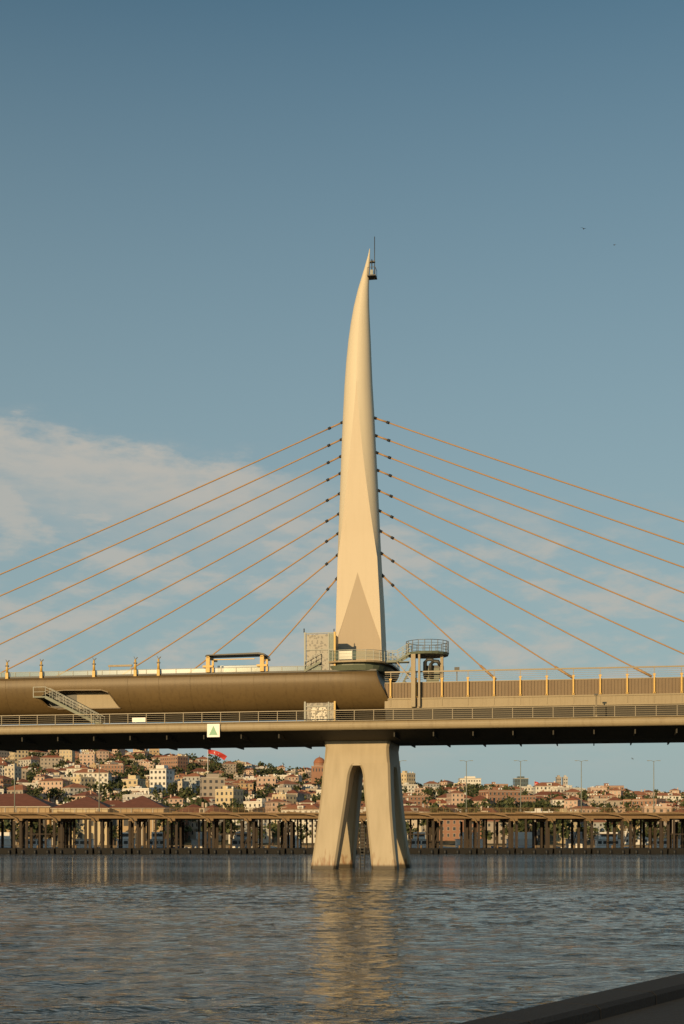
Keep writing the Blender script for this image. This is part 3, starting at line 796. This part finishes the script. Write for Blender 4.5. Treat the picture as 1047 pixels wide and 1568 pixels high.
def flag(px,Y,topy,poleh,w,h,name="flagpole_with_flag"):
    mb=MB(); zt=wz(topy,Y)
    mb.tube([(0,0,-poleh),(0,0,0.5)],[0.2,0.1],'white',8)
    n=14; fn=lambda s:0.35*math.sin(s*7)*s+0.2*math.sin(s*3)
    pt=lambda s,t,o=0:(0.15+w*s*(1-0.15*t), fn(s+0.3*t)*2.0+o, -0.2-h*t-0.35*w*s*s)
    for k in range(n):
        a,b=k/n,(k+1)/n
        for q in range(4): mb.face([pt(a,q/4),pt(a,(q+1)/4),pt(b,(q+1)/4),pt(b,q/4)],'red',True)
    for o_ in (-0.06,0.06):
        for k in range(12):
            t0=math.radians(40+k*280/12); t1=math.radians(40+(k+1)*280/12)
            def cr(t,r,sx): return (0.38+sx+ r*math.cos(t)*h/w, 0.5+r*math.sin(t))
            a=cr(t0,0.22,0); b=cr(t1,0.22,0); c=cr(t1,0.18,0.03); d_=cr(t0,0.18,0.03)
            mb.face([pt(*a,o_),pt(*b,o_),pt(*c,o_),pt(*d_,o_)],'white')
        st=[]
        for k in range(10):
            r=0.11 if k%2==0 else 0.045; t=math.pi+k*math.pi/5; st.append(pt(0.6+r*math.cos(t)*h/w,0.5+r*math.sin(t),o_))
        mb.face(st,'white')
    o=mb.build(name); o.location=(wx(px,Y),Y,zt)
flag(318,640,1147,24,8.5,1.9)
flag(818,900,1196,16,3,3.5)

def gull(loc,s,rot):
    mb=MB()
    bod=[(-0.28,0.01),(-0.2,0.05),(0,0.08),(0.15,0.06),(0.24,0.045),(0.3,0.01)]
    mb.loft([[(x,r*math.cos(t),r*math.sin(t)) for t in [k*math.pi/4 for k in range(8)]] for x,r in bod],'gull',True)
    for sd in (-1,1):
        p=[(0.1,sd*0.05,0.03),(0.16,sd*0.32,0.2),(0.0,sd*0.75,0.1),(-0.06,sd*0.74,0.09),(0.0,sd*0.32,0.17),(-0.08,sd*0.05,0.03)]
        mb.face([p[0],p[1],p[4],p[5]],'gull'); mb.face([p[1],p[2],p[3],p[4]],'gull')
    mb.face([(-0.25,-0.02,0),(-0.4,-0.09,0),(-0.4,0.09,0),(-0.25,0.02,0)],'gull')
    o=mb.build("gull"); o.location=loc; o.scale=(s,s,s); o.rotation_euler=rot
M['gull']=mat("gull_feathers",(0.12,0.12,0.12),0.8,0.2,3)
gull((wx(893,200),200,wz(350,200)),0.75,(0.5,0.2,1.0)); gull((wx(941,260),260,wz(375,260)),0.7,(-0.3,0.1,2.2)); gull((wx(968,220),220,wz(1162,220)),0.6,(0.4,0.1,0.4))

# ------------------------------------------------------------------ sky + sun
SAZ=R(27); SEL=R(11)
s=Vector((-math.sin(SAZ)*math.cos(SEL),-math.cos(SAZ)*math.cos(SEL),math.sin(SEL)))
ld=bpy.data.lights.new("sun","SUN"); ld.energy=4.0; ld.angle=R(0.5); ld.color=(1.0,0.70,0.35)
lo=bpy.data.objects.new("sun",ld); lo.rotation_euler=(-s).to_track_quat('-Z','Y').to_euler(); sc.collection.objects.link(lo)
w=bpy.data.worlds.new("World"); sc.world=w; w.use_nodes=True
nt=w.node_tree; N,L=nt.nodes,nt.links
bg=N["Background"]; bg.inputs[1].default_value=0.1
sk=N.new("ShaderNodeTexSky"); sk.sky_type='NISHITA'; sk.sun_disc=False; sk.sun_elevation=SEL; sk.sun_rotation=R(180)+SAZ
sk.air_density=1.0; sk.dust_density=1.0; sk.ozone_density=2.0
tc=N.new("ShaderNodeTexCoord"); sp=N.new("ShaderNodeSeparateXYZ"); L.new(tc.outputs["Generated"],sp.inputs[0])
def mth(op,a,b=0.0,c=None,clamp=False):
    q=N.new("ShaderNodeMath"); q.operation=op; q.use_clamp=clamp
    for i,x in enumerate((a,b) if c is None else (a,b,c)):
        if isinstance(x,(int,float)): q.inputs[i].default_value=x
        else: L.new(x,q.inputs[i])
    return q.outputs[0]
def mrange(x,a,b,c=0.0,d=1.0,smooth=True):
    q=N.new("ShaderNodeMapRange"); q.interpolation_type='SMOOTHSTEP' if smooth else 'LINEAR'; L.new(x,q.inputs[0])
    for i,vv in zip((1,2,3,4),(a,b,c,d)): q.inputs[i].default_value=vv
    return q.outputs[0]
hor=mth('SQRT',mth('ADD',mth('MULTIPLY',sp.outputs[0],sp.outputs[0]),mth('MULTIPLY',sp.outputs[1],sp.outputs[1])))
el=mth('DIVIDE',sp.outputs[2],mth('MAXIMUM',hor,0.001))
az=mth('ARCTAN2',sp.outputs[0],sp.outputs[1])
cmb=N.new("ShaderNodeCombineXYZ"); L.new(mth('MULTIPLY',az,1.0),cmb.inputs[0]); L.new(mth('MULTIPLY',el,2.6),cmb.inputs[1])
def nz(scale,det,rough,dist=0.0,off=(0,0,0)):
    mp=N.new("ShaderNodeMapping"); mp.inputs["Location"].default_value=off; L.new(cmb.outputs[0],mp.inputs[0])
    n=N.new("ShaderNodeTexNoise"); n.inputs["Scale"].default_value=scale; n.inputs["Detail"].default_value=det; n.inputs["Roughness"].default_value=rough; n.inputs["Distortion"].default_value=dist
    L.new(mp.outputs[0],n.inputs[0]); return n.outputs["Fac"]
big=nz(9,8,0.55,0.3,(1.3,0.2,0)); fine=nz(26,8,0.6,0.2,(3.1,2.2,0)); puff=nz(34,8,0.6)
top=mth('ADD',mth('MULTIPLY',az,-0.15),0.262)
edge=mth('SUBTRACT',top,el)
edge=mth('ADD',edge,mth('MULTIPLY',mth('SUBTRACT',puff,0.5),0.045))
leftw=mrange(az,0.03,-0.09)
bank=mth('MULTIPLY',mth('MULTIPLY',mrange(edge,0.0,0.018),mrange(edge,0.10,0.02)),leftw)
streak=mth('MULTIPLY',mrange(mth('ADD',mth('MULTIPLY',big,0.6),mth('MULTIPLY',fine,0.4)),0.44,0.60),mth('MULTIPLY',mrange(edge,-0.01,0.05),mrange(el,0.04,0.10)))
dens=mth('MAXIMUM',mth('MULTIPLY',bank,mrange(fine,0.25,0.6,0.5,0.9)),mth('MULTIPLY',streak,0.75),clamp=True)
tint=N.new("ShaderNodeMix"); tint.data_type='RGBA'; tint.blend_type='MULTIPLY'; tint.inputs[0].default_value=1.0; L.new(sk.outputs[0],tint.inputs[6]); tint.inputs[7].default_value=(0.80,0.97,0.86,1)
hz_=N.new("ShaderNodeMix"); hz_.data_type='RGBA'; L.new(mrange(el,0.62,0.05,0.0,0.85,False),hz_.inputs[0]); L.new(tint.outputs[2],hz_.inputs[6]); hz_.inputs[7].default_value=(3.3,4.1,4.3,1)
mxw=N.new("ShaderNodeMix"); mxw.data_type='RGBA'; L.new(dens,mxw.inputs[0]); L.new(hz_.outputs[2],mxw.inputs[6]); mxw.inputs[7].default_value=(4.9,4.65,4.15,1)
L.new(mxw.outputs[2],bg.inputs[0])

# ------------------------------------------------------------------ camera
cd=bpy.data.cameras.new("camera"); cam=bpy.data.objects.new("camera",cd); sc.collection.objects.link(cam)
cam.location=(0,0,CAMH); cam.rotation_euler=(R(90),0,0); cd.sensor_width=36; cd.clip_end=20000; cd.clip_start=0.1
cd.lens=50; cd.shift_y=(1290-784)/1568
sc.camera=cam
sc.view_settings.view_transform='Standard'; sc.view_settings.look='None'; sc.view_settings.exposure=0
